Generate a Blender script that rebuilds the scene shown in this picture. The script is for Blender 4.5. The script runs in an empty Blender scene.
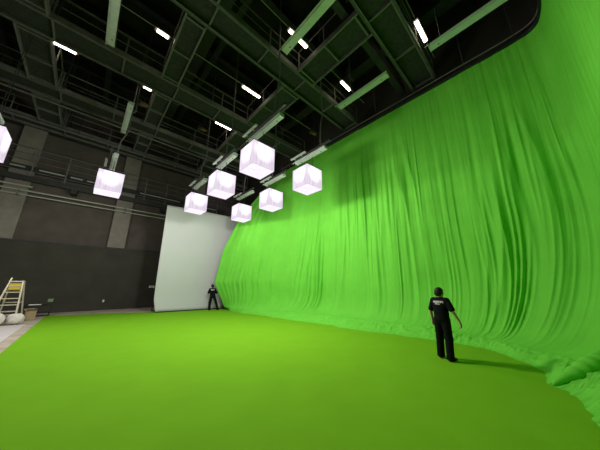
import bpy, math, random
import numpy as np
from mathutils import Vector, Matrix

random.seed(7)
RNG = np.random.RandomState(11)
C = bpy.context.scene.collection
PI = math.pi

# ------------------------------------------------------------------ materials
MATS = {}
def mat(name, col, rough=.7, metal=0., noise=0., nscale=8., bump=0., bscale=30., spec=.3):
    m = bpy.data.materials.new(name); m.use_nodes = True
    nt = m.node_tree; b = nt.nodes['Principled BSDF']
    b.inputs['Roughness'].default_value = rough
    b.inputs['Metallic'].default_value = metal
    b.inputs['Specular IOR Level'].default_value = spec
    b.inputs['Base Color'].default_value = (*col, 1)
    tc = nt.nodes.new('ShaderNodeTexCoord')
    if noise:
        n = nt.nodes.new('ShaderNodeTexNoise'); n.inputs['Scale'].default_value = nscale
        n.inputs['Detail'].default_value = 5
        r = nt.nodes.new('ShaderNodeValToRGB')
        r.color_ramp.elements[0].position = .3; r.color_ramp.elements[1].position = .7
        r.color_ramp.elements[0].color = (*[c*(1-noise) for c in col], 1)
        r.color_ramp.elements[1].color = (*[min(1, c*(1+noise)) for c in col], 1)
        nt.links.new(tc.outputs['Object'], n.inputs['Vector'])
        nt.links.new(n.outputs['Fac'], r.inputs['Fac'])
        nt.links.new(r.outputs['Color'], b.inputs['Base Color'])
    if bump:
        n2 = nt.nodes.new('ShaderNodeTexNoise'); n2.inputs['Scale'].default_value = bscale
        n2.inputs['Detail'].default_value = 4
        bp = nt.nodes.new('ShaderNodeBump'); bp.inputs['Strength'].default_value = bump
        bp.inputs['Distance'].default_value = .05
        nt.links.new(tc.outputs['Object'], n2.inputs['Vector'])
        nt.links.new(n2.outputs['Fac'], bp.inputs['Height'])
        nt.links.new(bp.outputs['Normal'], b.inputs['Normal'])
    MATS[name] = m
    return m

def emit(name, col, strength):
    m = bpy.data.materials.new(name); m.use_nodes = True
    nt = m.node_tree; nt.nodes.clear()
    e = nt.nodes.new('ShaderNodeEmission'); o = nt.nodes.new('ShaderNodeOutputMaterial')
    e.inputs['Color'].default_value = (*col, 1); e.inputs['Strength'].default_value = strength
    nt.links.new(e.outputs[0], o.inputs['Surface'])
    return m

M_CURT = mat('chroma_cloth', (.15, .55, .048), .85, noise=.05, nscale=1.2, bump=.08, bscale=3., spec=.12)
def cloth_pleats(m):
    # fine hanging pleats of the thin cloth, stretched along the drop
    nt = m.node_tree; N = nt.nodes.new; L = nt.links.new
    bp = [n for n in nt.nodes if n.type == 'BUMP'][0]
    tc = [n for n in nt.nodes if n.type == 'TEX_COORD'][0]
    mp = N('ShaderNodeMapping'); mp.inputs['Scale'].default_value = (5.5, .13, 1.)
    n = N('ShaderNodeTexNoise'); n.inputs['Scale'].default_value = 1.; n.inputs['Detail'].default_value = 3.; n.inputs['Distortion'].default_value = .3
    L(tc.outputs['UV'], mp.inputs['Vector']); L(mp.outputs[0], n.inputs['Vector'])
    b2 = N('ShaderNodeBump'); b2.inputs['Strength'].default_value = .62; b2.inputs['Distance'].default_value = .09
    L(n.outputs['Fac'], b2.inputs['Height']); L(b2.outputs['Normal'], bp.inputs['Normal'])
cloth_pleats(M_CURT)
M_CARP = mat('chroma_carpet', (.16, .39, .013), .95, noise=.04, nscale=1.5, bump=.12, bscale=2.0, spec=.05)
M_CONC = mat('concrete', (.42, .36, .28), .8, noise=.2, nscale=1.5, bump=.1)
M_WLOW = mat('wall_dark', (.046, .043, .032), .85, noise=.15, nscale=1.0)
M_WUP = mat('wall_brown', (.085, .07, .058), .9, noise=.15, nscale=1.3)
M_PIL = mat('pilaster_paint', (.20, .178, .15), .85, noise=.12, nscale=2.)
M_ROOF = mat('roof_dark', (.022, .02, .016), .95, noise=.4, nscale=.6)
M_STEEL = mat('steel_paint', (.13, .12, .115), .6, noise=.2, nscale=3.)
M_STEELD = mat('steel_dark', (.030, .031, .027), .6, noise=.25, nscale=3.)
M_GRATE = mat('grate_panel', (.030, .030, .026), .8, noise=.3, nscale=6.)
M_ALU = mat('alu_batten', (.50, .52, .48), .45, metal=.2, noise=.08, nscale=4.)
M_PIPE = mat('pale_pipe', (.34, .34, .28), .5, noise=.1)
M_BLACK = mat('black_metal', (.012, .012, .012), .5)
M_SCREEN = mat('white_screen_cloth', (.50, .51, .485), .9, noise=.02, nscale=.8, spec=.1)
M_LADDER = mat('ladder_alu', (.62, .54, .42), .45, metal=.2, noise=.1)
M_YEL = mat('yellow_plastic', (.55, .40, .03), .5)
M_BAG = mat('white_bag', (.6, .55, .50), .8, noise=.1, bump=.3, bscale=9.)
M_CARD = mat('cardboard', (.30, .22, .13), .85, noise=.1)
M_MAT = mat('pale_mat', (.55, .52, .49), .7, noise=.05, nscale=2.)
M_PLATE = mat('plate_white', (.8, .8, .78), .5)
M_SKIN = mat('skin', (.42, .23, .15), .55, noise=.06)
M_SHIRT = mat('black_cotton', (.006, .006, .0065), .9, noise=.2, bump=.2, bscale=12., spec=.1)
M_TROUS = mat('black_twill', (.006, .006, .0065), .9, noise=.2, bump=.2, bscale=10., spec=.1)
M_HAIR = mat('black_hair', (.008, .007, .006), .6, noise=.3, nscale=40.)
M_SHOE = mat('black_shoe', (.012, .012, .012), .5)
M_PRINT = mat('white_print', (.8, .76, .74), .8)
M_EYE = mat('eye_white', (.7, .7, .68), .3)
M_LIP = mat('lip', (.35, .13, .11), .5)
M_GREENB = mat('green_cloth_bundle', (.10, .42, .10), .85, bump=.3, bscale=8.)
M_TUBE = emit('lamp_tube', (1., .84, .64), 9.)
M_RUST = mat('rusty_motor', (.14, .07, .03), .7, noise=.3)

def lantern_mat():
    m = bpy.data.materials.new('lit_silk'); m.use_nodes = True
    nt = m.node_tree; nt.nodes.clear(); N = nt.nodes.new; L = nt.links.new
    o = N('ShaderNodeOutputMaterial'); e = N('ShaderNodeEmission')
    tc = N('ShaderNodeTexCoord')
    # bulb glow painted into the emission, strongest high on the sides
    vm = N('ShaderNodeVectorMath'); vm.operation = 'DISTANCE'; vm.inputs[1].default_value = (0, 0, .68)
    L(tc.outputs['Object'], vm.inputs[0])
    mr = N('ShaderNodeMapRange'); mr.interpolation_type = 'SMOOTHSTEP'; mr.inputs['From Min'].default_value = .44; mr.inputs['From Max'].default_value = .74
    mr.inputs['To Min'].default_value = 1.55; mr.inputs['To Max'].default_value = .74
    L(vm.outputs['Value'], mr.inputs['Value'])
    # shading of hanging folds, painted into the emission as stretched noise
    mp = N('ShaderNodeMapping'); mp.inputs['Scale'].default_value = (9., 9., 1.3)
    L(tc.outputs['Object'], mp.inputs['Vector'])
    n = N('ShaderNodeTexNoise'); n.inputs['Scale'].default_value = 1.; n.inputs['Detail'].default_value = 4; n.inputs['Distortion'].default_value = .7
    L(mp.outputs[0], n.inputs['Vector'])
    r = N('ShaderNodeMapRange'); r.inputs['From Min'].default_value = .35; r.inputs['From Max'].default_value = .65
    r.inputs['To Min'].default_value = .84; r.inputs['To Max'].default_value = 1.10
    L(n.outputs['Fac'], r.inputs['Value'])
    mul = N('ShaderNodeMath'); mul.operation = 'MULTIPLY'
    # the flat bottom panel glows evenly
    ge = N('ShaderNodeNewGeometry'); sx = N('ShaderNodeSeparateXYZ'); L(ge.outputs['Normal'], sx.inputs[0])
    ab = N('ShaderNodeMath'); ab.operation = 'ABSOLUTE'; L(sx.outputs['Z'], ab.inputs[0])
    gt = N('ShaderNodeMath'); gt.operation = 'GREATER_THAN'; gt.inputs[1].default_value = .6; L(ab.outputs[0], gt.inputs[0])
    mx = N('ShaderNodeMix'); mx.data_type = 'FLOAT'; mx.inputs['B'].default_value = .98
    L(gt.outputs[0], mx.inputs['Factor']); L(mr.outputs[0], mx.inputs['A'])
    L(mx.outputs['Result'], mul.inputs[0]); L(r.outputs[0], mul.inputs[1])
    e.inputs['Color'].default_value = (.86, .76, .89, 1)
    L(mul.outputs[0], e.inputs['Strength']); L(e.outputs[0], o.inputs['Surface'])
    return m
M_SILK = lantern_mat()
M_SEAM = emit('lit_silk_seam', (.82, .70, .86), .58)

# ------------------------------------------------------------------ helpers
class MB:
    def __init__(s): s.v = []; s.f = []
    def add(s, v, f):
        k = len(s.v); s.v += [tuple(p) for p in v]; s.f += [tuple(i+k for i in q) for q in f]; return s
    def box(s, x0, x1, y0, y1, z0, z1):
        return s.add([(x0,y0,z0),(x1,y0,z0),(x1,y1,z0),(x0,y1,z0),(x0,y0,z1),(x1,y0,z1),(x1,y1,z1),(x0,y1,z1)],
                     [(3,2,1,0),(4,5,6,7),(0,1,5,4),(1,2,6,5),(2,3,7,6),(3,0,4,7)])
    def beam(s, a, b, w, h, up=(0,0,1)):
        a = Vector(a); b = Vector(b); d = (b-a).normalized(); u = Vector(up)
        if abs(d.dot(u)) > .98: u = Vector((1,0,0))
        x = d.cross(u).normalized(); z = x.cross(d).normalized()
        P = []
        for p in (a, b):
            for i, j in ((-1,-1),(1,-1),(1,1),(-1,1)): P.append(p + x*(w/2*i) + z*(h/2*j))
        return s.add(P, [(3,2,1,0),(4,5,6,7),(0,1,5,4),(1,2,6,5),(2,3,7,6),(3,0,4,7)])
    def tube(s, pts, r, n=8):
        pts = [Vector(p) for p in pts]; rs = r if isinstance(r, (list, tuple)) else [r]*len(pts)
        P = []; F = []
        for i, p in enumerate(pts):
            d = (pts[min(i+1, len(pts)-1)] - pts[max(i-1, 0)]).normalized()
            u = Vector((0,0,1)) if abs(d.z) < .9 else Vector((1,0,0))
            x = d.cross(u).normalized(); y = d.cross(x)
            for k in range(n):
                a = 2*PI*k/n; P.append(p + (x*math.cos(a) + y*math.sin(a))*rs[i])
        for i in range(len(pts)-1):
            for k in range(n):
                F.append((i*n+k, i*n+(k+1)%n, (i+1)*n+(k+1)%n, (i+1)*n+k))
        F.append(tuple(range(n))[::-1]); F.append(tuple((len(pts)-1)*n+k for k in range(n)))
        return s.add(P, F)
    def ell(s, c, r, n=14, m=9):
        P = []; F = []
        for i in range(m+1):
            t = PI*i/m
            for k in range(n):
                a = 2*PI*k/n
                P.append((c[0]+r[0]*math.sin(t)*math.cos(a), c[1]+r[1]*math.sin(t)*math.sin(a), c[2]+r[2]*math.cos(t)))
        for i in range(m):
            for k in range(n): F.append((i*n+k, (i+1)*n+k, (i+1)*n+(k+1)%n, i*n+(k+1)%n))
        return s.add(P, F)

def mesh_obj(name, v, f, m, parent=None, smooth=False, bevel=0.):
    me = bpy.data.meshes.new(name); me.from_pydata([tuple(p) for p in v], [], [tuple(q) for q in f]); me.update()
    if smooth: me.polygons.foreach_set('use_smooth', [True]*len(me.polygons))
    me.materials.append(m)
    o = bpy.data.objects.new(name, me); C.objects.link(o)
    if parent is not None: o.parent = parent
    if bevel:
        b = o.modifiers.new('bevel', 'BEVEL'); b.width = bevel; b.segments = 2; b.limit_method = 'ANGLE'
    return o

def part(name, mb, m, parent, smooth=False, bevel=0., world=True, label=None, up=None):
    off = Vector(parent.location) if world else Vector((0,0,0))
    if world and up is not None: off = off + Vector(up.location)
    o = mesh_obj(name, [Vector(p)-off for p in mb.v], mb.f, m, parent, smooth, bevel)
    if label: o['label'] = label
    return o

def thing(name, label, cat, loc=(0,0,0), rotz=0., group=None):
    o = bpy.data.objects.new(name, None); C.objects.link(o); o.empty_display_size = .1
    o.location = loc; o.rotation_euler = (0,0,rotz); o['label'] = label; o['category'] = cat
    if group: o['group'] = group
    return o

def tag(o, label, cat, group=None):
    o['label'] = label; o['category'] = cat
    if group: o['group'] = group
    return o

def many(name, mbs, m, parent, **kw):
    return [part(name, q, m, parent, **kw) for q in mbs]

def solo(name, mb, m, label, cat, group=None, smooth=False, bevel=0.):
    P = np.array([tuple(p) for p in mb.v]); c = Vector(((P[:,0].min()+P[:,0].max())/2, (P[:,1].min()+P[:,1].max())/2, P[:,2].min()))
    o = mesh_obj(name, [Vector(p)-c for p in mb.v], mb.f, m, None, smooth, bevel); o.location = c
    return tag(o, label, cat, group)

def struct(name, mb, m, bevel=0.):
    o = mesh_obj(name, mb.v, mb.f, m, None, False, bevel); o['kind'] = 'structure'; return o

def dup(root, loc, label, rotz=None):
    r = root.copy(); C.objects.link(r); r.location = loc; r['label'] = label
    if rotz is not None: r.rotation_euler = (0,0,rotz)
    for ch in list(root.children):
        c = ch.copy(); C.objects.link(c); c.parent = r
        for g in list(ch.children):
            d = g.copy(); C.objects.link(d); d.parent = c
    return r

# ------------------------------------------------------------------ camera
cd = bpy.data.cameras.new('camera'); cam = bpy.data.objects.new('camera', cd); C.objects.link(cam)
cd.sensor_width = 36; cd.lens = 36*224/600; cd.clip_end = 200
cam.location = (0, 0, 1.78)
cam.rotation_euler = (math.radians(90) + math.atan(60/224), 0, -math.radians(43.3))
bpy.context.scene.camera = cam

# ------------------------------------------------------------------ room shell
XL, XR, YF, YB, ZT = -9., 12.6, -5., 23.2, 17.
struct('floor', MB().box(XL, XR, YF, YB, -.2, 0), M_CONC)
struct('ceiling', MB().box(XL, XR, YF, YB, ZT, ZT+.2), M_ROOF)
struct('wall_left', MB().box(XL-.2, XL, YF, YB, 0, ZT), M_WLOW)
struct('wall_right', MB().box(XR, XR+.2, YF, YB, 0, ZT), M_WLOW)
struct('wall_front', MB().box(XL, XR, YF-.2, YF, 0, ZT), M_WLOW)
struct('wall_back', MB().box(XL, XR, YB, YB+.2, 4.6, ZT), M_WUP)
b = MB().box(XL, XR, YB-.45, YB+.2, 0, 4.6)
struct('wall_back_lower', b, M_WLOW)
b = MB().box(XL, XR, YB-.50, YB-.45, 4.52, 4.62)
struct('trim_1', b, M_STEELD)
for i, x in enumerate((-4.75, 1.0, 6.75)):
    struct('trim_%d' % (i+2), MB().box(x-.1, x+1.0, YB-.40, YB, 4.6, 12.6), M_PIL, .02)
struct('trim_5', MB().box(XL, XR, YB-.75, YB, 12.55, 13.1), M_STEELD)
struct('trim_6', MB().box(XL, XR, YB-.6, YB, 15.4, 15.9), M_STEELD)

# roof beams (building frame)
k = 7
for y in (-2.5, 0., 2.4, 4.9, 7.3, 9.7, 12.1, 14.5, 16.9, 19.3, 21.6):
    b = MB().box(XL, XR, y-.14, y+.14, 16.62, 16.70).box(XL, XR, y-.02, y+.02, 16.7, 17.0).box(XL, XR, y-.14, y+.14, 16.93, 17.0)
    b = MB().box(XL, XR, y-.15, y+.15, 16.30, 16.36).box(XL, XR, y-.02, y+.02, 16.36, ZT)
    struct('trim_%d' % k, b, M_STEELD); k += 1
for x in (-6., -1.2, 3.6, 8.4):
    b = MB().box(x-.16, x+.16, YF, YB, 15.7, 15.78).box(x-.02, x+.02, YF, YB, 15.78, 16.3)
    struct('trim_%d' % k, b, M_STEELD); k += 1

# ------------------------------------------------------------------ catwalk grid over the studio
ZC = 12.0
RUNS = [(1.9, 3.0, 'nearest'), (6.5, 7.55, 'second nearest'), (11.45, 12.65, 'middle'), (16.2, 17.3, 'second farthest'), (20.5, 21.5, 'farthest')]
def run_x(y0, y1, x0, x1, label):
    t = thing('catwalk', label, 'catwalk', (x0, (y0+y1)/2, ZC), 0, 'long catwalk runs under the roof')
    for y in (y0, y1):
        q = 1 if y == y0 else -1
        part('stringer', MB().box(x0, x1, y-.03, y+.03, ZC, ZC+.26).box(x0, x1, min(y, y+q*.09), max(y, y+q*.09), ZC, ZC+.025), M_STEEL, t)
        part('top_rail', MB().tube([(x0, y, ZC+1.25), (x1, y, ZC+1.25)], .03, 6), M_STEEL, t)
        part('mid_rail', MB().tube([(x0, y, ZC+.75), (x1, y, ZC+.75)], .02, 6), M_STEEL, t)
        n = int((x1-x0)/2.3)
        for i in range(n+1):
            x = x0 + .05 + (x1-x0-.1)*i/n
            part('post', MB().box(x-.03, x+.03, y-.025, y+.025, ZC+.2, ZC+1.25), M_STEEL, t)
    n = int((x1-x0)/2.3)
    for i in range(n+1):
        x = x0 + .1 + (x1-x0-.2)*i/n
        part('cross_bar', MB().box(x-.03, x+.03, y0+.03, y1-.03, ZC+.04, ZC+.16), M_STEEL, t)
    part('deck_panel', MB().box(x0, x1, y0+.03, y1-.03, ZC+.16, ZC+.20), M_GRATE, t)
    for i in range(5):
        x = x0 + .3 + (x1-x0-.6)*i/4
        for y in (y0, y1): part('hanger', MB().box(x-.03, x+.03, y-.03, y+.03, ZC+.2, ZT-.002), M_STEELD, t)
    return t
where = {'nearest': 'nearest long steel catwalk under the roof, crossing above the curtain side at top right',
         'second nearest': 'second long steel catwalk from the camera, ending over the curtain rail',
         'middle': 'third long steel catwalk from the camera, running behind the large front lantern box',
         'second farthest': 'fourth long steel catwalk from the camera, dark run above the rear lantern boxes',
         'farthest': 'long steel catwalk nearest the back wall, above the grey wall columns'}
for y0, y1, nm in RUNS: run_x(y0, y1, -7.5, 11.35 if y0 > 3.5 else 11.35, where[nm])
def run_y(x0, x1, y0, y1, label):
    t = thing('catwalk_bridge', label, 'catwalk', ((x0+x1)/2, y0, ZC), 0, 'short catwalk bridges between the long runs')
    for x in (x0, x1):
        part('stringer', MB().box(x-.035, x+.035, y0, y1, ZC-.02, ZC+.24), M_STEEL, t)
        part('top_rail', MB().tube([(x, y0, ZC+1.2), (x, y1, ZC+1.2)], .028, 6), M_STEEL, t)
        for i in range(3):
            y = y0 + .06 + (y1-y0-.12)*i/2
            part('post', MB().box(x-.025, x+.025, y-.025, y+.025, ZC+.2, ZC+1.2), M_STEEL, t)
    for i in range(3):
        y = y0 + .15 + (y1-y0-.3)*i/2
        part('cross_bar', MB().box(x0+.035, x1-.035, y-.035, y+.035, ZC, ZC+.13), M_STEEL, t)
    part('deck_panel', MB().box(x0+.03, x1-.03, y0, y1, ZC+.13, ZC+.17), M_GRATE, t)
    return t
cols = [(-3.85, -2.85, 'left'), (1.1, 1.85, 'middle'), (5.95, 7.05, 'right')]
gaps = [(3.04, 6.46, 'nearest and second'), (7.59, 11.41, 'second and third'), (12.69, 16.16, 'third and fourth'), (17.34, 20.46, 'fourth and back-wall')]
for x0, x1, cn in cols:
    for y0, y1, gn in gaps:
        if cn == 'left' and gn.startswith('nearest'): continue
        run_y(x0, x1, y0, y1, 'short steel catwalk bridge, %s one of those joining the %s long catwalks' % (cn, gn))
# dark heavy girder beside the nearest catwalk
solo('girder', MB().box(-7.5, 11.6, 3.45, 3.75, 12.4, 12.95), M_STEELD, 'dark heavy girder running beside the nearest long catwalk', 'girder')

# pipes running with the rear catwalks
for y, z, r, lb in ((17.45, 11.9, .055, 'pale pipe clipped below the fourth catwalk, running the width of the studio'),
                    (20.2, 11.8, .05, 'grey pipe under the catwalk by the back wall')):
    b = MB().tube([(-7.5, y, z), (11, y, z)], r, 8)
    t = thing('pipe_run', lb, 'pipe', (-7.5, y, z))
    part('pipe', b, M_STEEL, t)
    for x in (-6, -2, 3.3, 5.2, 8.8): part('hanger', MB().box(x-.02, x+.02, y-.02, y+.02, z, ZT-.002), M_STEELD, t)

# ------------------------------------------------------------------ roof lamps and their conduits
ZL = 13.0
rows = {14.0: [-2.65, .78, 5.5, 9.5], 10.0: [.68, 5.4], 5.85: [4.98, 5.68, 9.2], 1.75: [9.3]}
lens = {(14.0, .78): .42, (14.0, -2.65): .8, (10.0, .68): .5, (10.0, 5.4): 1.2, (5.85, 4.98): .3, (5.85, 5.68): .6, (5.85, 9.2): .9, (1.75, 9.3): 1.25, (14.0, 5.5): 1.2, (14.0, 9.5): 1.2}
lampname = {(14.0, -2.65): 'lit roof lamp in the rear row, farthest left of all roof lamps',
 (14.0, .78): 'small lit roof lamp in the rear row above the lone left lantern hoist',
 (14.0, 5.5): 'lit roof lamp in the rear row, just left of the large front lantern box',
 (14.0, 9.5): 'lit roof lamp low behind the top right of the large front lantern box',
 (10.0, .68): 'bright round-looking roof lamp beside the middle catwalk bridge at upper left',
 (10.0, 5.4): 'bright roof lamp pair above the large front lantern box',
 (5.85, 4.98): 'tiny lit roof lamp left of the long raised batten at top centre',
 (5.85, 5.68): 'lit roof lamp partly behind the long raised batten at top centre',
 (5.85, 9.2): 'lit roof lamp above the short raised batten by the curtain top',
 (1.75, 9.3): 'lit roof lamp nearest the camera, beside the nearest catwalk at top right'}
for y, xs in rows.items():
    lb = {14.0: 'thin pale conduit carrying the rear row of roof lamps', 10.0: 'thin pale conduit carrying the roof lamps over the middle of the studio',
          5.85: 'thin pale conduit carrying the roof lamps by the raised battens', 1.75: 'thin pale conduit carrying the roof lamp nearest the camera'}[y]
    t = thing('conduit', lb, 'conduit', (-6, y, ZL+.14))
    part('pipe', MB().tube([(-6, y, ZL+.14), (11.2, y, ZL+.14)], .018, 6), M_PIPE, t)
    for x in (-5.5, -1.9, 3.2, 7.6, 10.9): part('suspension_rod', MB().tube([(x, y, ZL+.14), (x, y, ZT-.002)], .012, 5), M_STEELD, t)
    for x in xs:
        L = lens[(y, x)]
        t = thing('roof_lamp', lampname[(y, x)], 'lamp', (x, y, ZL), 0, 'fluorescent roof lamps')
        part('housing', MB().box(x-L/2-.06, x+L/2+.06, y-.10, y+.10, ZL+.06, ZL+.125), M_STEEL, t)
        n = max(1, round(L/.6))
        for i in range(n):
            xa = x-L/2+i*L/n+.02; xb = x-L/2+(i+1)*L/n-.02
            for dy in (-.045, .045): part('tube', MB().tube([(xa, y+dy, ZL+.02), (xb, y+dy, ZL+.02)], .032, 8), M_TUBE, t)
        part('bracket', MB().box(x-.02, x+.02, y-.02, y+.02, ZL+.12, ZL+.17), M_STEEL, t)

# ------------------------------------------------------------------ wall gallery with pipes (back wall)
YG = 22.35
t = thing('wall_gallery', 'dark steel gallery with thin railings along the back wall', 'gallery', (-8.8, YG, 8.5))
part('edge_beam', MB().box(-8.9, 11, YG-.12, YG+.05, 8.45, 8.80), M_STEELD, t)
part('deck_panel', MB().box(-8.9, 11, YG+.05, YB-.42, 8.55, 8.62), M_GRATE, t)
for z, r in ((9.15, .028), (9.9, .02), (10.35, .02), (10.8, .028)):
    part('handrail', MB().tube([(-8.9, YG, z), (11, YG, z)], r, 6), M_STEEL, t)
for x in np.arange(-8.6, 11, 1.6):
    part('post', MB().box(x-.03, x+.03, YG-.03, YG+.03, 8.8, 10.85), M_STEEL, t)
for x in (-7.4, -1.6, 4.2, 10.0): part('bracket', MB().box(x-.15, x+.15, YG-.05, YB, 8.2, 8.56), M_STEELD, t)
for z, x1, r, lb in ((8.12, -3.55, .06, 'short pale wall pipe ending at the left, topmost of the pipes below the gallery'),
                     (7.82, 11, .055, 'long pale wall pipe, middle one below the gallery'),
                     (7.52, 11, .045, 'long pale wall pipe, lowest one just above the brown wall')):
    t = thing('wall_pipe', lb, 'pipe', (-8.9, YG+.1, z), 0, 'pale pipes along the back wall')
    part('pipe', MB().tube([(-8.9, YG+.1, z), (x1, YG+.1, z)], r, 8), M_PIPE, t)
    for x in (-8.4, -3.8 if x1 < 0 else -4.1, 1.5, 6.8):
        if x <= x1: part('clamp', MB().box(x-.05, x+.05, YG+.05, YB, z-.03, z+.03), M_STEEL, t)
t = thing('tray_strip', 'broken pale strip on the back wall above the gallery beam', 'trunking', (-8.9, YG+.35, 9.5))
for xa, xb in ((-8.9, -5.6), (-4.85, -4.2), (-3.55, -2.3), (-2.0, -1.35), (-1.1, .2), (2.3, 5.5), (6.0, 9.0)): part('strip', MB().box(xa, xb, YG+.32, YG+.42, 9.46, 9.54), M_PIPE, t)
b = MB().box(-8.9, 10, YG+.42, YB-.02, 9.3, 9.36)
b.box(-8.9, 10, YG+.42, YG+.46, 9.3, 9.7)
part('tray', b, M_STEELD, t)
for x, z, lb in ((1.39, .62, 'tiny white wall socket low on the dark back wall'), (4.32, 1.62, 'white wall plate on the dark back wall beside the white screen')):
    w = .05 if z < 1 else .2
    t = thing('wall_plate', lb, 'socket', (x, YB-.45, z))
    part('plate', MB().box(x-w, x+w, YB-.475, YB-.45, z-.06, z+.1), M_PLATE, t, bevel=.005)
    part('insert', MB().box(x-w*.5, x+w*.5, YB-.482, YB-.47, z-.02, z+.05), M_PIPE, t)

# ------------------------------------------------------------------ green floor carpet
b = MB()
poly = [(-1.22, 20.6), (2.17, 19.5), (3.9, 18.5), (8.6, 17.9), (9.6, 16.6), (11.0, 10), (11.0, 1), (9, -1.0), (4, -1.2), (-1.3, -4.6)]
n = len(poly); b.add([(x, y, .001) for x, y in poly] + [(x, y, .014) for x, y in poly],
      [tuple(range(n))[::-1], tuple(range(n, 2*n))] + [(i, (i+1) % n, n+(i+1) % n, n+i) for i in range(n)])
solo('floor_carpet', b, M_CARP, 'wide bright green carpet covering the studio floor', 'carpet')
solo('floor_mat', MB().box(-6.5, -1.55, 4, 16.9, .001, .02), M_MAT, 'pale grey mat on the floor left of the green carpet', 'mat')

# ------------------------------------------------------------------ curtain
def lat_noise(u, v, seed):
    r = np.random.RandomState(seed); G = r.rand(64, 64)*2-1
    iu = np.floor(u).astype(int); iv = np.floor(v).astype(int); fu = u-iu; fv = v-iv
    fu = fu*fu*(3-2*fu); fv = fv*fv*(3-2*fv)
    g = lambda a, c: G[a % 64, c % 64]
    return (g(iu, iv)*(1-fu)+g(iu+1, iv)*fu)*(1-fv) + (g(iu, iv+1)*(1-fu)+g(iu+1, iv+1)*fu)*fv
pairs = [((11,14.0),(8.1,16.35)),((11,12.6),(7.95,14.5)),((11,10.9),(8.15,12.1)),((11,9.0),(8.33,9.6)),((11,6.7),(8.47,6.9)),((11,4.6),(8.6,4.6)),
 ((11,2.6),(8.83,3.0)),((11,.8),(8.85,1.8)),((11,-.8),(8.3,.98)),((10.85,-1.5),(7.4,.41)),((10.3,-1.72),(6.62,.30)),((9.2,-1.72),(6.37,.12)),
 ((7.8,-1.72),(5.82,-.04)),((6.3,-1.72),(5.05,-.07)),((4.6,-1.72),(4.3,-.06)),((2.3,-1.72),(2.2,-.1))]
WL = [.2, .35, .5, .55, .55, .5, .35, .2, .1, .05, .05, .05, .05, .1, .1, .1]
zcs = [2.2, 1.8, 1.3, 1.2, 1.2, 1.3, 2.0, 3.6, 5.2, 6.0, 6.0, 5.5, 4.6, 4.0, 3.6, 3.4]
skw = [.5, .7, 1.0, 1.15, 1.15, 1.0, .75, .55, .55, .7, .9, .9, .9, .9, .9, .9]
endw = [1., .62, .22, 0.] + [0.]*12
R0 = np.array([p[0] for p in pairs], float); B0 = np.array([p[1] for p in pairs], float)
def catmull(P, t):
    P = np.asarray(P, float); n = len(P); i = np.clip(np.floor(t).astype(int), 0, n-2); f = t-i
    if P.ndim == 2: f = f[:, None]
    g = lambda k: P[np.clip(k, 0, n-1)]
    a, b_, c, d = g(i-1), g(i), g(i+1), g(i+2)
    return .5*((2*b_) + (c-a)*f + (2*a-5*b_+4*c-d)*f*f + (3*b_-a-3*c+d)*f**3)
tt = np.linspace(0, 15, 3000)
Bd = catmull(B0, tt); Rd = catmull(R0, tt); mid = (Bd+Rd)/2
ln = np.concatenate([[0], np.cumsum(np.hypot(*np.diff(mid, axis=0).T))])
NU = 1150
uu = np.linspace(0, ln[-1], NU); ts = np.interp(uu, ln, tt)
Rr = catmull(R0, ts); Bb = catmull(B0, ts); ZCs = catmull(zcs, ts); SK = catmull(skw, ts); WLs = np.interp(ts, range(16), WL); EW = np.interp(ts, range(16), endw)
ZTOP = 11.28
NZ = 84; NS = 16
zr = ZTOP*(1-np.linspace(0, 1, NZ)**.85); zr[-1] = .0
ZEND = .04 + .26*np.clip(SK/.8, 0, 1)
V = np.zeros((NU, NZ+NS, 3))
D = np.hypot(*(Bb-Rr).T); dirn = (Bb-Rr)/D[:, None]
gs = 1 - SK/D
# path tangent normal, pointing into the room
tg = np.gradient((Rr+Bb)/2, axis=0); tg /= np.hypot(*tg.T)[:, None]
nrm = np.stack([tg[:, 1], -tg[:, 0]], 1); sg = np.sign((nrm*dirn).sum(1)); nrm *= sg[:, None]
ez = np.array([0, 1.78, 4.3, 6.83, 9.38, ZTOP]); eg = np.array([1.06, 1.29, 1.15, .90, .43, 0])
def ridge(x): return 1-np.abs(x)*2
def folds(u, z):
    sh = .06*z
    big = lat_noise(u*.62+.1*z*.3, z*.07, 1)
    medi = lat_noise(u*1.9+sh*.3, z*.10+3, 2)
    fine = ridge(lat_noise(u*2.9+.8*lat_noise(u*.8, z*.2, 8), z*.11+7, 3))
    vf = ridge(lat_noise(u*7.6+.9*lat_noise(u*.9, z*.22, 9), z*.12+11, 4))
    dens = np.clip(.85+.9*lat_noise(u*.55+5, z*.12, 5), .3, 1.3)*np.interp(ts, [0, 9, 10.5, 15], [1.1, 1., .45, .45])
    return (.13*big + .09*medi) + dens*(.080*fine + .060*vf)
for j in range(NZ):
    z0 = zr[j]; z = ZEND + (ZTOP-ZEND)*z0/ZTOP
    x = np.clip((ZCs - z0)/ZCs, 0, 1)
    g = gs*(1-np.sqrt(np.clip(1-x**2.4, 0, 1)))*.75 + gs*.25*x**2
    g = g*(1-WLs) + gs*WLs*(1-z0/ZTOP)**1.5
    g = g*(1-EW) + EW*np.interp(z0, ez, eg)
    amp = np.interp(z0, [0, .3, 1.2, 5, 6.8, 8.6, 10, ZTOP], [.3, .75, 1.0, 1.0, .75, .30, .14, .10])
    d = folds(uu, z)*amp
    V[:, j, :2] = Rr + dirn*(g*D)[:, None] + nrm*d[:, None]
    V[:, j, 2] = z
last = V[:, NZ-1].copy()
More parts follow.
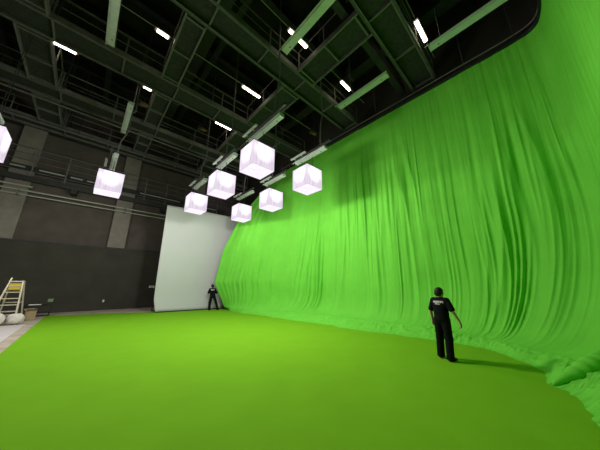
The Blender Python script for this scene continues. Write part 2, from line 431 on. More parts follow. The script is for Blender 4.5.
for s in range(NS):
    f = (s+1)/NS
    edge = Bb + dirn*(.10*lat_noise(uu*1.7, uu*0, 21)+.05*lat_noise(uu*5, uu*0, 22))[:, None]
    V[:, NZ+s, :2] = last[:, :2]*(1-f) + edge*f
    w = SK*f*3
    h = .035 + .055*np.abs(lat_noise(uu*3.2+w*1.1, w*2.2, 23)) + .05*np.abs(lat_noise(uu*6.5-w, w*3.0+2, 24))
    h = ZEND*(1-f)**1.2 + h*np.clip(SK/.6, .6, 1.2)*(.25+.75*math.sin(PI*min(1, f*1.25)))*.8
    if s == NS-1: h = h*0+.016
    V[:, NZ+s, 2] = np.maximum(h, .016)
nv = NZ+NS
idx = np.arange(NU*nv).reshape(NU, nv)
F = np.stack([idx[:-1, :-1], idx[1:, :-1], idx[1:, 1:], idx[:-1, 1:]], -1).reshape(-1, 4)
kf = NZ-1
curt = thing('backdrop_curtain', 'tall green backdrop curtain hanging in folds and wrapping round the right side', 'curtain', (9.2, 7., 0))
off = np.array([9.2, 7., 0])
Vd = (V[:, :NZ]-off).reshape(-1, 3); idx = np.arange(NU*NZ).reshape(NU, NZ)
F = np.stack([idx[:-1, :-1], idx[1:, :-1], idx[1:, 1:], idx[:-1, 1:]], -1).reshape(-1, 4)
def set_uv(o, uv):
    L_ = o.data.uv_layers.new(name='cloth'); li = np.zeros(len(o.data.loops), int); o.data.loops.foreach_get('vertex_index', li)
    L_.data.foreach_set('uv', uv[li].astype(np.float32).ravel())
dr = mesh_obj('drape', Vd.tolist(), F.tolist(), M_CURT, curt, True)
set_uv(dr, np.stack([np.repeat(uu, NZ), np.tile(zr, NU)], 1))
Vd = (V[:, NZ-1:]-off).reshape(-1, 3); idx = np.arange(NU*(NS+1)).reshape(NU, NS+1)
F = np.stack([idx[:-1, :-1], idx[1:, :-1], idx[1:, 1:], idx[:-1, 1:]], -1).reshape(-1, 4)
hm = mesh_obj('hem', Vd.tolist(), F.tolist(), M_CURT, curt, True); set_uv(hm, np.stack([np.repeat(uu, NS+1), np.tile(-np.arange(NS+1)*.5, NU)], 1))
hm['label'] = 'crumpled hem lying on the floor'
rl = [(6.53, .25, .04), (6.74, .08, .13), (6.93, -.10, .22), (7.12, -.26, .29), (7.4, -.42, .34), (7.8, -.56, .38), (8.4, -.75, .44)]
rl = catmull(np.array(rl), np.linspace(0, 6, 40)); rr_ = np.interp(np.linspace(0, 6, 40), [0, .4, 1, 2, 3, 4.5, 6], [.02, .05, .085, .13, .17, .18, .14])
b = MB().tube([tuple(p) for p in rl], [float(r_*(1+.08*math.sin(i*1.3))) for i, r_ in enumerate(rr_)], 18)
o = part('rolled_fold', b, M_CURT, curt, True); o['label'] = 'long rolled fold of cloth above the hem'

# curtain rail
rp = catmull(R0, np.linspace(0, 15, 120))
t = thing('curtain_rail', 'black curtain rail following the top of the green curtain', 'rail', (11, 7, ZTOP))
part('track', MB().tube([(x, y, ZTOP+.03) for x, y in rp], .085, 8), M_BLACK, t)
part('upper_pipe', MB().tube([(x-.06, y, ZTOP+.27) for x, y in rp], .03, 8), M_STEEL, t)
for i in range(2, 120, 9):
    x, y = rp[i]; part('hanger', MB().box(x-.075, x-.045, y-.02, y+.02, ZTOP, ZT-.002), M_STEELD, t)

# ------------------------------------------------------------------ white screen
scr = thing('white_backdrop', 'tall white backdrop screen standing at the far end of the green carpet', 'screen', (6.5, 17.8, 0))
NX2, NZ2 = 50, 40
Vs = []
for i in range(NX2+1):
    f = i/NX2
    for j in range(NZ2+1):
        g = j/NZ2; z = .07 + 7.47*g
        xl = np.interp(z, [0, .8, 2.1, 7.6], [3.85, 3.70, 3.68, 3.61]); x = xl*(1-f) + 9.6*f
        y = 18.2 - .55*f - .22*max(0, 1-z/1.6)**2 + .03*math.sin(f*9+z)*g + .10*math.sin(PI*g)
        Vs.append((x-6.5, y-17.8, z))
Fs = [(i*(NZ2+1)+j, (i+1)*(NZ2+1)+j, (i+1)*(NZ2+1)+j+1, i*(NZ2+1)+j+1) for i in range(NX2) for j in range(NZ2)]
o = mesh_obj('screen_cloth', Vs, Fs, M_SCREEN, scr, True)
sm = o.modifiers.new('solid', 'SOLIDIFY'); sm.thickness = .012; sm.offset = 1
part('bottom_bar', MB().beam((3.85, 17.97, .05), (9.6, 17.42, .05), .06, .05), M_BLACK, scr)
part('top_bar', MB().beam((3.61, 18.24, 7.5), (9.6, 17.69, 7.5), .05, .05), M_PIPE, scr)
for f in (.03, .5, .97):
    x = 3.8*(1-f)+9.6*f; y = 18.42-.55*f
    b = MB().beam((x, y, .014), (x, y, 7.5), .07, .07)
    b.beam((x, y+1.3, .02), (x, y, 3.4), .06, .06).beam((x, y-.4, .04), (x, y+1.35, .04), .06, .05).beam((x, y-.2, 7.5), (x, y+.02, 7.5), .05, .05)
    part('support_leg', b, M_STEELD, scr)

# ------------------------------------------------------------------ lanterns, battens, hoists
SZ = 1.0; ZB = 6.2; HB = SZ/2
def lantern_shade():
    n = 22; P = []; F = []
    def face(fn):
        k = len(P)
        for i in range(n+1):
            for j in range(n+1):
                P.append(fn(i/n, j/n))
        for i in range(n):
            for j in range(n): F.append((k+i*(n+1)+j, k+(i+1)*(n+1)+j, k+(i+1)*(n+1)+j+1, k+i*(n+1)+j+1))
    def dent(a, c):
        e = math.sin(PI*a)*math.sin(PI*c)
        return e**.5*(.012*math.sin(a*17+3*math.sin(c*4)) + .02*math.sin(PI*a)*math.sin(c*5))
    face(lambda a, c: (-HB+a, -HB+dent(a, c), c)); face(lambda a, c: (HB-a, HB-dent(a, c), c))
    face(lambda a, c: (-HB+dent(a, c), HB-a, c)); face(lambda a, c: (HB-dent(a, c), -HB+a, c))
    face(lambda a, c: (-HB+a, HB-c, -.025*math.sin(PI*a)*math.sin(PI*c)))
    return P, F
def make_lantern():
    t = thing('lantern_box', '', 'lantern', (0, 0, 0), 0, 'glowing cube lanterns')
    P, F = lantern_shade()
    o = mesh_obj('silk_shade', P, F, M_SILK, t, True); o['label'] = 'glowing white silk cover'
    part('top_cover', MB().box(-HB, HB, -HB, HB, SZ, SZ+.03), M_BLACK, t)
    b = MB(); q = HB-.035
    for x in (-q, q):
        for y in (-q, q): b.box(x-.008, x+.008, y-.008, y+.008, .02, SZ)
    for s in (-q, q):
        b.box(-q, q, s-.008, s+.008, .02, .036); b.box(s-.008, s+.008, -q, q, .02, .036)
    part('frame', b, M_PLATE, t)
    for y in (-.35, .35):
        part('hanging_rod', MB().tube([(0, y, SZ+.03), (0, y, 1.66)], .012, 6), M_BLACK, t)
    b = MB()
    for q in (-HB, HB):
        b.box(-HB, HB, q-.006, q+.006, -.006, .006).box(q-.006, q+.006, -HB, HB, -.006, .006)
    part('seam', b, M_SEAM, t)
    part('yoke_bar', MB().box(-.03, .03, -.45, .45, SZ+.03, SZ+.08), M_BLACK, t)
    return t
spots = [(4.33, 7.15, 'largest glowing cube lantern, nearest the camera, under the centre batten'),
         (7.08, 7.0, 'glowing cube lantern farthest right, hanging in front of the green curtain'),
         (7.4, 10.4, 'glowing cube lantern in front of the curtain, just left of the rightmost one'),
         (4.30, 10.4, 'glowing cube lantern directly left of and behind the largest one'),
         (4.33, 14.1, 'glowing cube lantern overlapping the top middle of the white screen'),
         (7.35, 13.85, 'smallest-looking glowing cube lantern where white screen meets green curtain'),
         (.12, 14.15, 'lone glowing cube lantern in front of the back wall, left of the white screen'),
         (-3.45, 12.6, 'glowing cube lantern cut off by the left edge of the photo')]
ln0 = make_lantern()
for i, (x, y, lb) in enumerate(spots):
    if i == 0: ln0.location = (x, y, ZB); ln0['label'] = lb
    else: dup(ln0, (x, y, ZB), lb)

ZBAT = ZB + 1.66
def batten(x, ya, yb, z, label, arm=True, w=.20, side=1, ym=None, ropes=None, top=ZT-.002):
    t = thing('lighting_batten', label, 'batten', (x, (ya+yb)/2, z), 0, 'pale lighting battens hanging on hoists')
    part('channel', MB().box(x-w/2, x+w/2, ya, yb, z, z+.05).box(x-w/2, x-w/2+.02, ya, yb, z+.05, z+.14).box(x+w/2-.02, x+w/2, ya, yb, z+.05, z+.14), M_ALU, t)
    part('flange_rail', MB().box(x-w/2-.06, x-w/2-.02, ya-.06, yb-.04, z+.03, z+.08).box(x-w/2-.03, x-w/2, ya, yb-.05, z+.05, z+.08), M_ALU, t)
    if z < 9:
        part('cable_tray', MB().box(x-w/2-.30, x-w/2-.20, yb-1.0, yb+.08, z+.12, z+.17).box(x-w/2-.25, x-w/2, yb-.7, yb-.64, z+.08, z+.12).box(x-w/2-.25, x-w/2, yb-.2, yb-.14, z+.08, z+.12), M_ALU, t)
        part('dark_bar', MB().box(x-w/2-.17, x-w/2-.08, ya-.5, yb-.1, z+.06, z+.14), M_STEELD, t)
    part('end_cap', MB().box(x-w/2-.01, x+w/2+.01, ya-.03, ya, z-.01, z+.15), M_ALU, t)
    part('end_cap', MB().box(x-w/2-.01, x+w/2+.01, yb, yb+.03, z-.01, z+.15), M_ALU, t)
    part('end_pin', MB().tube([(x-w/2-.04, yb, z+.06), (x-w/2-.04, yb+.16, z+.06)], .02, 6), M_ALU, t)
    for y in (ya+.3, yb-.3): part('bolt', MB().tube([(x+.02, y, z-.012), (x+.02, y, z+.02)], .028, 8), M_STEELD, t)
    ym = ya*.35+yb*.65 if ym is None else ym
    if arm:
        dz = 12 - z
        pts = [(x, ym, z+.1), (x+.05*side, ym, z+.35*dz), (x+.28*side, ym+.05, z+.55*dz), (x+.22*side, ym+.05, 12.05), (x+.22*side, ym+.05, top)]
        part('hoist_arm', MB().tube(pts, .035, 6), M_STEEL, t)
    else:
        for y in ropes or (ya+.4, yb-.4): part('hoist_rope', MB().tube([(x, y, z+.05), (x, y, top)], .014, 5), M_STEELD, t)
    return t
sc = (ZBAT-1.78)/(8.3-1.78)
batten(4.33, 5.6, 7.75, ZBAT, 'pale batten holding the largest glowing lantern', ym=6.1)
batten(4.33, 9.2, 10.9, ZBAT, 'pale batten holding the lantern left of and behind the largest one')
batten(4.33, 12.9, 14.6, ZBAT, 'pale batten holding the lantern over the white screen')
batten(7.08, 5.8, 7.75, ZBAT, 'pale batten holding the rightmost lantern by the curtain', ym=6.1)
batten(7.4, 9.2, 11.0, ZBAT, 'pale batten holding the second lantern along the curtain', side=1)
batten(7.35, 12.5, 14.4, ZBAT, 'pale batten holding the small lantern where screen and curtain meet', side=1)
batten(.12, 13.2, 15.1, ZBAT, 'short pale batten holding the lone lantern by the back wall', w=.16)
batten(-3.45, 11.8, 13.4, ZBAT, 'pale batten holding the lantern at the left edge of the photo', arm=False, ropes=(13.0, 13.25), top=12.15)
ZH = 11.2; q = (ZH-1.78)/(8.3-1.78)
batten(3.09*q, 1.9*q, 3.92*q, ZH, 'long raised batten crossing the top centre of the photo', arm=False, w=.28, ropes=(3.2, 5.3))
batten(5.97*q, 2.24*q, 4.12*q, ZH, 'short raised green-tinted batten just left of the curtain top', w=.30, side=-1)
batten(6.06*q, -1.0*q, 1.0*q, ZH, 'long raised batten at top right, nearest the curtain corner', arm=False, w=.28)
batten(5.2*q, -.9*q, .45*q, ZH+.5, 'thin raised batten at the top right edge of the photo', arm=False, w=.14)
batten(-.60*q, 4.6*q, 7.13*q, ZH, 'tall-looking raised batten at top left of the photo', arm=False, w=.22, ropes=(8.0, 9.8))
batten(.17*1.28, 9.4*1.28, 11.58*1.28, 1.78+6.52*1.28, 'raised pale batten higher up behind the lone left lantern', w=.17)

# hoist motors hung below the catwalks
for x, y, z, lb in ((.75, 13.3, 11.25, 'small rusty hoist motor under the third catwalk at left'), (3.9, 13.2, 11.3, 'small rusty hoist motor under the third catwalk near the centre'),
                 (-5.0, 16.8, 11.45, 'rusty hoist motor under the fourth catwalk near the left edge'), (9.3, 8.6, 11.3, 'small hoist motor near the second catwalk by the curtain')):
    t = thing('hoist_motor', lb, 'hoist', (x, y, z), 0, 'hoist motors under the roof')
    part('motor_body', MB().tube([(x-.22, y, z+.12), (x+.14, y, z+.12)], .11, 12).tube([(x+.14, y, z+.12), (x+.24, y, z+.12)], .07, 12), M_RUST, t)
    part('gear_box', MB().box(x-.3, x-.16, y-.12, y+.12, z, z+.26), M_STEELD, t, bevel=.01)
    part('suspension_rod', MB().tube([(x, y, z+.2), (x, y, 12.18 if x < -4 else ZT-.002)], .015, 6), M_STEELD, t)
for x, y, w, z, lb in ((-6.7, 8.6, .7, 14.2, 'dark duct crossing high under the roof between the near catwalks'), (2.6, 9.2, .5, 14.4, 'dark duct high under the roof above the centre batten'), (9.9, 4.9, .6, 14.2, 'dark duct high under the roof near the curtain')):
    t = thing('air_duct', lb, 'duct', (x, y, z), 0, 'dark ducts under the roof')
    part('duct', MB().box(x-w/2, x+w/2, YF+.2, YB-.8, z, z+.5), M_STEELD, t, bevel=.02)
    for yy in np.arange(-4, 22, 3.3): part('duct_band', MB().box(x-w/2-.03, x+w/2+.03, yy-.03, yy+.03, z-.03, z+.53).box(x-.02, x+.02, yy-.02, yy+.02, z+.5, ZT-.002), M_STEEL, t)

# ------------------------------------------------------------------ clutter at left
lx, ly = -2.35, 18.1
t = thing('step_ladder', 'aluminium step ladder with yellow tray standing by the dark back wall', 'ladder', (lx, ly, 0), math.radians(-6))
def LB(*a): return part(*a, world=False)
top = 1.98
for s in (-1, 1):
    LB('rail', MB().beam((s*.42, -.55, 0), (s*.20, -.06, top + (.14 if s < 0 else 0)), .05, .09, (0, 1, 0)), M_LADDER, t)
    LB('rear_leg', MB().beam((s*.40, .5, 0), (s*.22, .05, top-.08), .045, .06, (0, 1, 0)), M_LADDER, t)
for k in range(6):
    z = .28+k*.29; f = z/top; w = .42*(1-f)+.20*f; y = -.55*(1-f)-.06*f
    LB('step', MB().box(-w, w, y-.06, y+.06, z-.02, z+.02), M_LADDER, t)
b = MB()
for z in (.35, .95, 1.5):
    f = z/top; w = .40*(1-f)+.22*f; y = .5*(1-f)+.05*f; b.box(-w, w, y-.02, y+.02, z-.02, z+.02)
LB('rear_brace', b, M_LADDER, t)
LB('top_step', MB().box(-.24, .24, -.12, .10, top-.06, top), M_LADDER, t)
LB('tray', MB().box(-.19, .19, -.16, .06, top-.42, top-.12), M_YEL, t)

def blob(label, name, x, y, w, d, h, m, cat, seed):
    n, mm = 24, 14; P = []; F = []
    for i in range(mm+1):
        th = PI*i/mm
        for k in range(n):
            a = 2*PI*k/n; r = 1+.05*math.sin(9*a+4*th+seed)+.12*math.sin(3*a+seed)+.10*math.sin(5*a+2*th+seed*2)
            z = h*.5*(1+math.cos(th)); sx = math.sin(th)**.6
            P.append((x+w/2*sx*math.cos(a)*r, y+d/2*sx*math.sin(a)*r, z*(1+.08*math.sin(4*a+seed)) + .021))
    for i in range(mm):
        for k in range(n): F.append((i*n+k, (i+1)*n+k, (i+1)*n+(k+1) % n, i*n+(k+1) % n))
    b = MB().add(P, F); return solo(name, b, m, label, cat, None, True)
blob('crumpled white bag on the floor in front of the ladder', 'white_bag', -1.98, 17.25, .55, .42, .44, M_BAG, 'bag', 1.)
blob('second white bag on the floor, left of the first and nearer the ladder foot', 'white_bag', -2.55, 17.2, .5, .42, .5, M_BAG, 'bag', 2.3)
blob('green cloth bundle at the left edge by the ladder foot', 'cloth_bundle', -3.15, 17.55, .6, .5, .62, M_GREENB, 'cloth', 4.1)
t = thing('cardboard_box', 'open brown cardboard box on the floor right of the ladder', 'box', (-1.72, 19.0, 0), .3)
b = MB()
for a in ((-.2, .2, -.16, -.14), (-.2, .2, .14, .16), (-.2, -.18, -.14, .14), (.18, .2, -.14, .14)): b.box(*a, 0, .48)
b.box(-.2, .2, -.16, .16, 0, .02); LB('body', b, M_CARD, t)
for s in (-1, 1):
    LB('flap', MB().beam((-.19, s*.15, .48), (-.19+.0001, s*.27, .56), .012, .01).beam((0, s*.15, .48), (0, s*.27, .56), .38, .008), M_CARD, t)
t = thing('equipment_cart', 'low black equipment cart beside the cardboard box by the back wall', 'cart', (-1.62, 20.6, 0), 0)
LB('top_tray', MB().box(-.55, .55, -.3, .3, .60, .66), M_BLACK, t)
LB('shelf', MB().box(-.52, .52, -.28, .28, .2, .24), M_STEELD, t)
for sx in (-1, 1):
    for sy in (-1, 1):
        l = LB('leg', MB().box(sx*.5-.02, sx*.5+.02, sy*.26-.02, sy*.26+.02, .08, .60), M_STEELD, t)
        mesh_obj('wheel', [Vector(p) for p in MB().tube([(sx*.5-.015, sy*.26, .045), (sx*.5+.015, sy*.26, .045)], .045, 12).v],
                 MB().tube([(0,0,0),(.03,0,0)], .045, 12).f, M_BLACK, l)
LB('handle', MB().tube([(.55, -.25, .66), (.66, -.25, .85), (.66, .25, .85), (.55, .25, .66)], .016, 6), M_STEELD, t)
solo('white_tool', MB().box(-2.0, -1.5, 20.4, 20.55, .661, .70), M_PLATE, 'slim white strip lying on the black equipment cart', 'tool', bevel=.006)
t = thing('floor_lamp_head', 'small green-grey work light standing on the right of the cart', 'work light', (-1.2, 20.6, .66), .4)
LB('base', MB().box(-.1, .1, -.08, .08, 0, .02), M_STEELD, t); LB('stem', MB().tube([(0, 0, .02), (0, 0, .16)], .02, 8), M_STEELD, t)
LB('head', MB().box(-.12, .12, -.06, .06, .14, .32), mat('lamp_grey_green', (.16, .22, .14), .6), t, False, .01)

# ------------------------------------------------------------------ people (signed-distance bodies meshed by surface nets)
def nets(d, org, h):
    ins = d < 0
    nx, ny, nz = d.shape
    cs = np.zeros((nx-1, ny-1, nz-1), int)
    for a in (0, 1):
        for b_ in (0, 1):
            for c in (0, 1): cs += ins[a:nx-1+a, b_:ny-1+b_, c:nz-1+c]
    act = (cs > 0) & (cs < 8)
    ii = np.argwhere(act); vid = -np.ones(act.shape, int); vid[act] = np.arange(len(ii))
    acc = np.zeros((len(ii), 3)); cnt = np.zeros(len(ii))
    corners = [(a, b_, c) for a in (0, 1) for b_ in (0, 1) for c in (0, 1)]
    for p in corners:
        for ax in range(3):
            if p[ax] == 0:
                q_ = list(p); q_[ax] = 1
                d0 = d[ii[:, 0]+p[0], ii[:, 1]+p[1], ii[:, 2]+p[2]]; d1 = d[ii[:, 0]+q_[0], ii[:, 1]+q_[1], ii[:, 2]+q_[2]]
                m = (d0 < 0) != (d1 < 0)
                t_ = np.where(m, d0/np.where(np.abs(d0-d1) < 1e-12, 1, d0-d1), 0)
                pt = np.array(p, float)[None, :].repeat(len(ii), 0); pt[:, ax] += t_
                acc[m] += pt[m]; cnt[m] += 1
    P = org + h*(ii + acc/cnt[:, None])
    F = []
    for ax in range(3):
        sl0 = [slice(None)]*3; sl1 = [slice(None)]*3; sl0[ax] = slice(0, -1); sl1[ax] = slice(1, None)
        s0 = ins[tuple(sl0)]; ch = s0 != ins[tuple(sl1)]
        e = np.argwhere(ch); o1, o2 = [(1, 2), (2, 0), (0, 1)][ax]
        ok = (e[:, o1] > 0) & (e[:, o2] > 0) & (e[:, o1] < d.shape[o1]-1) & (e[:, o2] < d.shape[o2]-1); e = e[ok]
        def gv(a, c):
            k_ = e.copy(); k_[:, o1] -= a; k_[:, o2] -= c; return vid[k_[:, 0], k_[:, 1], k_[:, 2]]
        Q = np.stack([gv(1, 1), gv(0, 1), gv(0, 0), gv(1, 0)], 1)
        flip = ~s0[e[:, 0], e[:, 1], e[:, 2]]
        Q[flip] = Q[flip][:, ::-1]; F.append(Q)
    return P, np.concatenate(F)

class Body:
    def __init__(s): s.p = []
    def cone(s, a, b_, ra, rb, k=.02, sc=None): s.p.append(('c', np.array(a, float), np.array(b_, float), ra, rb, k)); return s
    def ell(s, c, r, k=.02): s.p.append(('e', np.array(c, float), np.array(r, float), 0, 0, k)); return s
    def mesh(s, h, clip=None):
        lo = np.full(3, 1e9); hi = -lo
        for p in s.p:
            if p[0] == 'c':
                r = max(p[3], p[4]); lo = np.minimum(lo, np.minimum(p[1], p[2])-r); hi = np.maximum(hi, np.maximum(p[1], p[2])+r)
            else: lo = np.minimum(lo, p[1]-p[2]); hi = np.maximum(hi, p[1]+p[2])
        lo -= 4*h; hi += 4*h
        n = np.ceil((hi-lo)/h).astype(int)+1
        d = np.full(n, .2)
        ax = [lo[i]+h*np.arange(n[i]) for i in range(3)]
        for p in s.p:
            k = p[5]
            if p[0] == 'c': r = max(p[3], p[4]); a = np.minimum(p[1], p[2])-r; b_ = np.maximum(p[1], p[2])+r
            else: a = p[1]-p[2]; b_ = p[1]+p[2]
            m = k+3*h
            i0 = np.maximum(0, np.floor((a-m-lo)/h).astype(int)); i1 = np.minimum(n, np.ceil((b_+m-lo)/h).astype(int)+1)
            X, Y, Z = np.meshgrid(*[ax[i][i0[i]:i1[i]] for i in range(3)], indexing='ij')
            Q = np.stack([X, Y, Z], -1)
            if p[0] == 'c':
                ba = p[2]-p[1]; t_ = np.clip(((Q-p[1])@ba)/(ba@ba+1e-12), 0, 1)
                v = np.linalg.norm(Q-p[1]-t_[..., None]*ba, axis=-1) - (p[3]+(p[4]-p[3])*t_)
            else:
                e = (Q-p[1])/p[2]; k0 = np.linalg.norm(e, axis=-1); k1 = np.linalg.norm(e/p[2], axis=-1)
                v = np.where(k1 > 1e-9, k0*(k0-1)/np.maximum(k1, 1e-9), -p[2].min())
            sl = tuple(slice(i0[i], i1[i]) for i in range(3)); c = d[sl]
            hh = np.clip(.5+.5*(c-v)/k, 0, 1); d[sl] = c*(1-hh)+v*hh - k*hh*(1-hh)
        if clip:
            for axn, sgn, val in clip:
                sh = [1, 1, 1]; sh[axn] = -1
                d = np.maximum(d, (sgn*(ax[axn]-val)).reshape(sh))
        return nets(d, lo, h)

def hand(B, w, dirv, across, curl, thumb_side):
    """wrist w, direction of the fingers, vector across the palm (index side positive), curl = palm normal bend direction"""
    w = np.array(w); d = np.array(dirv, float); d /= np.linalg.norm(d)
    a = np.array(across, float); a -= d*(a@d); a /= np.linalg.norm(a); c = np.array(curl, float); c -= d*(c@d); c -= a*(c@a); c /= np.linalg.norm(c)
    L = [.070, .078, .072, .056]
    for i in range(4):
        o = (1.5-i)*.0195
        kn = w + d*(.088-.004*abs(i-1)) + a*o
        B.cone(w + a*o*.5 + d*.004, kn, .016, .0125, .012)
        m1 = kn + (d*.92+c*.38)*L[i]*.5 + a*o*.08
        m2 = m1 + (d*.62+c*.75)*L[i]*.5
        B.cone(kn, m1, .0105, .0092, .004); B.cone(m1, m2, .0092, .0078, .004)
    t0 = w + a*.022 + d*.022; t1 = w + a*.052 + d*.060 + c*.018; t2 = t1 + (d*.85 + c*.45 + a*.05)*.034
    B.cone(t0, t1, .014, .0108, .008); B.cone(t1, t2, .0108, .0085, .004)

def figure(label, loc, rz, scale, elbows, wrists, handdirs, feet, knees, headturn, folded, gaze):
    t = thing('person', label, 'person', loc, rz)
    shear = -.05 if not folded else .11
    def SH(P): P[:, 0] += shear*P[:, 2]; return P.tolist()
    t.scale = (scale,)*3
    B = Body()
    hz = 1.575
    ca, sa = math.cos(headturn), math.sin(headturn)
    def H(x, y, z): return (x*ca - y*sa, x*sa + y*ca, z)
    def HE(x, y, z): return (x*ca - y*sa + shear*z, x*sa + y*ca, z)
    B.ell(H(0, -.005, hz+.02), (.074, .088, .100)); B.ell(H(0, -.035, hz-.045), (.056, .062, .068), .03)
    B.cone(H(0, -.085, hz+.012), H(0, -.108, hz-.018), .010, .015, .012)                 # nose
    B.cone(H(-.03, -.08, hz+.03), H(.03, -.08, hz+.03), .012, .012, .015)                # brow
    B.cone(H(-.018, -.088, hz-.05), H(.018, -.088, hz-.05), .008, .008, .008)            # lips
    for s in (-1, 1): B.ell(H(s*.076, .002, hz-.002), (.012, .024, .032), .01)          # ears
    B.cone((0, .012, 1.40), H(0, .004, 1.52), .058, .052, .03)
    B.cone((-.15, .01, 1.385), (.15, .01, 1.385), .058, .058, .05)
    B.ell((0, 0, 1.25), (.155, .100, .19), .05); B.ell((0, 0, 1.06), (.135, .092, .16), .05); B.ell((0, .005, .93), (.155, .108, .12), .05)
    for i, s in enumerate((1, -1)):
        sh = (s*.175, .01, 1.375)
        B.cone(sh, elbows[i], .050, .037, .03); B.cone(elbows[i], wrists[i], .038, .026, .015)
        dv, ac, cu = handdirs[i]; hand(B, wrists[i], dv, ac, cu, s)
        hip = (s*.085, 0, .90)
        B.cone(hip, knees[i], .085, .056, .03); B.cone(knees[i], (feet[i][0], feet[i][1], .09), .056, .037, .02)
        fx, fy = feet[i][:2]; B.cone((fx, fy+.02, .045), (fx+s*.03, fy-.14, .035), .036, .028, .02)
    P, F = B.mesh(.0062)
    mesh_obj('body', SH(P), F.tolist(), M_SKIN, t, True)
    # shirt
    S = Body()
    S.cone((-.155, .012, 1.385), (.155, .012, 1.385), .070, .070, .06); S.ell((0, .004, 1.25), (.192, .130, .20), .06)
    S.ell((0, .004, 1.06), (.182, .128, .19), .06); S.ell((0, .006, .93), (.186, .135, .12), .05); S.cone((0, .012, 1.40), (0, .012, 1.455), .08, .066, .03)
    for i, s in enumerate((1, -1)):
        sh = np.array((s*.175, .012, 1.375)); e = np.array(elbows[i])
        if folded:
            S.cone(sh, e, .066, .056, .03); S.cone(e, e+(np.array(wrists[i])-e)*.82, .054, .042, .02)
        else: S.cone(sh, sh+(e-sh)*.78, .068, .070, .03)
    P, F = S.mesh(.009, [(2, -1, .865), (2, 1, 1.462)])
    sh_o = mesh_obj('shirt', SH(P), F.tolist(), M_SHIRT, t, True)
    T = Body(); T.ell((0, .006, .93), (.180, .130, .13), .05); T.ell((0, .005, 1.02), (.148, .105, .08), .04)
    for i, s in enumerate((1, -1)):
        T.cone((s*.088, .005, .90), knees[i], .106, .088, .03); T.cone(knees[i], (feet[i][0], feet[i][1]+.005, .04), .088, .085, .03)
    P, F = T.mesh(.009, [(2, -1, .035)])
    mesh_obj('trousers', SH(P), F.tolist(), M_TROUS, t, True)
    for i, s in enumerate((1, -1)):
        fx, fy = feet[i][:2]; Sx = Body()
        Sx.cone((fx, fy+.035, .045), (fx+s*.03, fy-.15, .035), .046, .040, .02); Sx.cone((fx, fy+.01, .05), (fx, fy, .10), .045, .042, .02)
        P, F = Sx.mesh(.008, [(2, -1, .002)]); mesh_obj('shoe', SH(P), F.tolist(), M_SHOE, t, True)
    # hair
    Hh = Body(); Hh.ell(H(0, .012, hz+.040), (.098, .104, .098)); Hh.ell(H(0, .035, hz-.015), (.094, .078, .085), .02)
    Hh.ell(H(-.045, .01, hz-.0), (.042, .055, .06), .02); Hh.ell(H(.045, .01, hz), (.042, .055, .06), .02)
    P, F = Hh.mesh(.008); mesh_obj('hair', SH(P), F.tolist(), M_HAIR, t, True)
    for s in (-1, 1):
        b = MB().ell(HE(s*.03, -.082, hz+.012), (.012, .010, .009), 10, 6); e = mesh_obj('eye', b.v, b.f, M_EYE, t, True)
        b = MB().ell(HE(s*.03, -.0915, hz+.012), (.006, .003, .006), 8, 5); mesh_obj('iris', b.v, b.f, M_HAIR, e, True)
    b = MB().ell(HE(0, -.098, hz-.05), (.024, .006, .008), 10, 6); mesh_obj('mouth', b.v, b.f, M_LIP, t, True)
    # white print across the upper back: a bold row of marks and a smaller one under it, laid on the shirt
    deps = bpy.context.evaluated_depsgraph_get()
    from mathutils.bvhtree import BVHTree
    bvh = BVHTree.FromPolygons([v.co for v in sh_o.data.vertices], [p.vertices[:] for p in sh_o.data.polygons])
    b = MB(); rr = random.Random(4)
    def mark(x0, x1, z0, z1):
        x0 += shear*1.32; x1 += shear*1.32
        V_ = []
        for x, z in ((x0, z0), (x1, z0), (x1, z1), (x0, z1)):
            hit = bvh.ray_cast(Vector((x, .5, z)), Vector((0, -1, 0)))
            V_.append((x, (hit[0].y if hit[0] else .12)+.004, z))
        b.add(V_, [(0, 3, 2, 1)])
        b.add([(p[0], p[1]-.003, p[2]) for p in V_], [(0, 1, 2, 3)])
    def glyph(x, w_, z0, h_, kind):
        th = w_*.3
        if kind in (0, 1, 2, 4): mark(x, x+th, z0, z0+h_)
        if kind in (0, 2, 3): mark(x+w_-th, x+w_, z0, z0+h_)
        if kind in (1, 2, 3, 4): mark(x, x+w_, z0+h_-h_*.26, z0+h_)
        if kind in (1, 3, 4): mark(x, x+w_, z0, z0+h_*.26)
        if kind in (0, 4): mark(x, x+w_, z0+h_*.38, z0+h_*.62)
    x = .128
    for kd in (0, 4, 1, 2, 3, 4, 1):
        x -= .036; glyph(x, .031, 1.325, .046, kd)
    x = .075
    for kd in (1, 2, 4, 0, 3, 1):
        x -= .021; glyph(x, .017, 1.285, .024, kd)
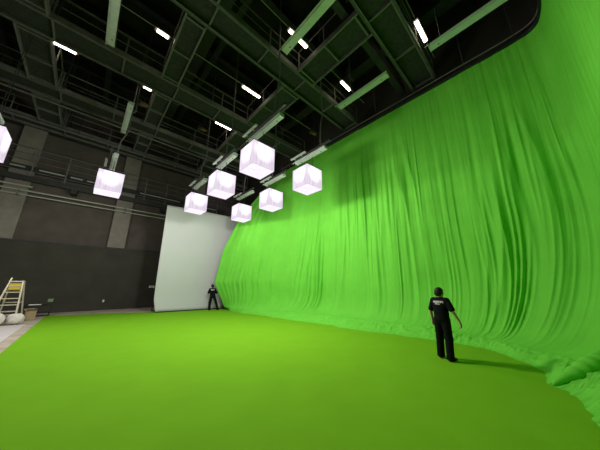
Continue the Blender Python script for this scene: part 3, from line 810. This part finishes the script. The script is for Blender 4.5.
    pr = mesh_obj('print', b.v, b.f, M_PRINT, sh_o, False); pr['label'] = 'small white lettering across the upper back'
    return t
azn = math.atan2(6.86, 2.03) + math.radians(30)
figure('person in black T-shirt and trousers seen from behind, walking on the carpet near the curtain', (6.86, 2.03, .014), PI-azn, 1.0,
       elbows=[(.245, .045, 1.11), (-.30, .03, 1.13)], wrists=[(.255, -.02, .885), (-.395, -.03, .905)],
       handdirs=[((.02, -.15, -1), (-.1, -1, .1), (-1, 0, 0)), ((-.28, -.12, -1), (.1, -1, .1), (1, 0, -.2))],
       feet=[(.135, -.04), (-.150, .07)], knees=[(.115, -.03, .48), (-.12, .0, .49)], headturn=-.45, folded=False, gaze=0)
azf = math.atan2(7.42, 16.9)
figure('person in black with folded arms standing on the carpet edge before the white screen', (7.28, 16.95, .014), PI-azf, 1.06,
       elbows=[(.285, -.05, 1.13), (-.285, -.05, 1.13)], wrists=[(.06, -.20, 1.17), (-.06, -.21, 1.13)],
       handdirs=[((-1, -.05, .1), (0, 0, 1), (0, 1, 0)), ((1, -.05, .1), (0, 0, 1), (0, 1, 0))],
       feet=[(.25, 0), (-.31, .03)], knees=[(.19, -.03, .49), (-.2, -.02, .49)], headturn=.25, folded=True, gaze=0)

# ------------------------------------------------------------------ light
for i, (x, y, lb) in enumerate(spots):
    ld = bpy.data.lights.new('lantern_light', 'POINT'); ld.energy = (1080, 110, 36, 210, 150, 24, 320, 600)[i]; ld.color = (1., .96, .96); ld.shadow_soft_size = .34
    lo = bpy.data.objects.new('lantern_light', ld); C.objects.link(lo); lo.location = (x, y, ZB-.23)
w = bpy.data.worlds.new('world'); bpy.context.scene.world = w; w.use_nodes = True
w.node_tree.nodes['Background'].inputs['Color'].default_value = (.05, .05, .045, 1)
w.node_tree.nodes['Background'].inputs['Strength'].default_value = .1
s = bpy.context.scene
s.view_settings.view_transform = 'Standard'; s.view_settings.look = 'None'; s.view_settings.gamma = 1.; s.view_settings.use_curve_mapping = False
s.view_settings.exposure = 0.40
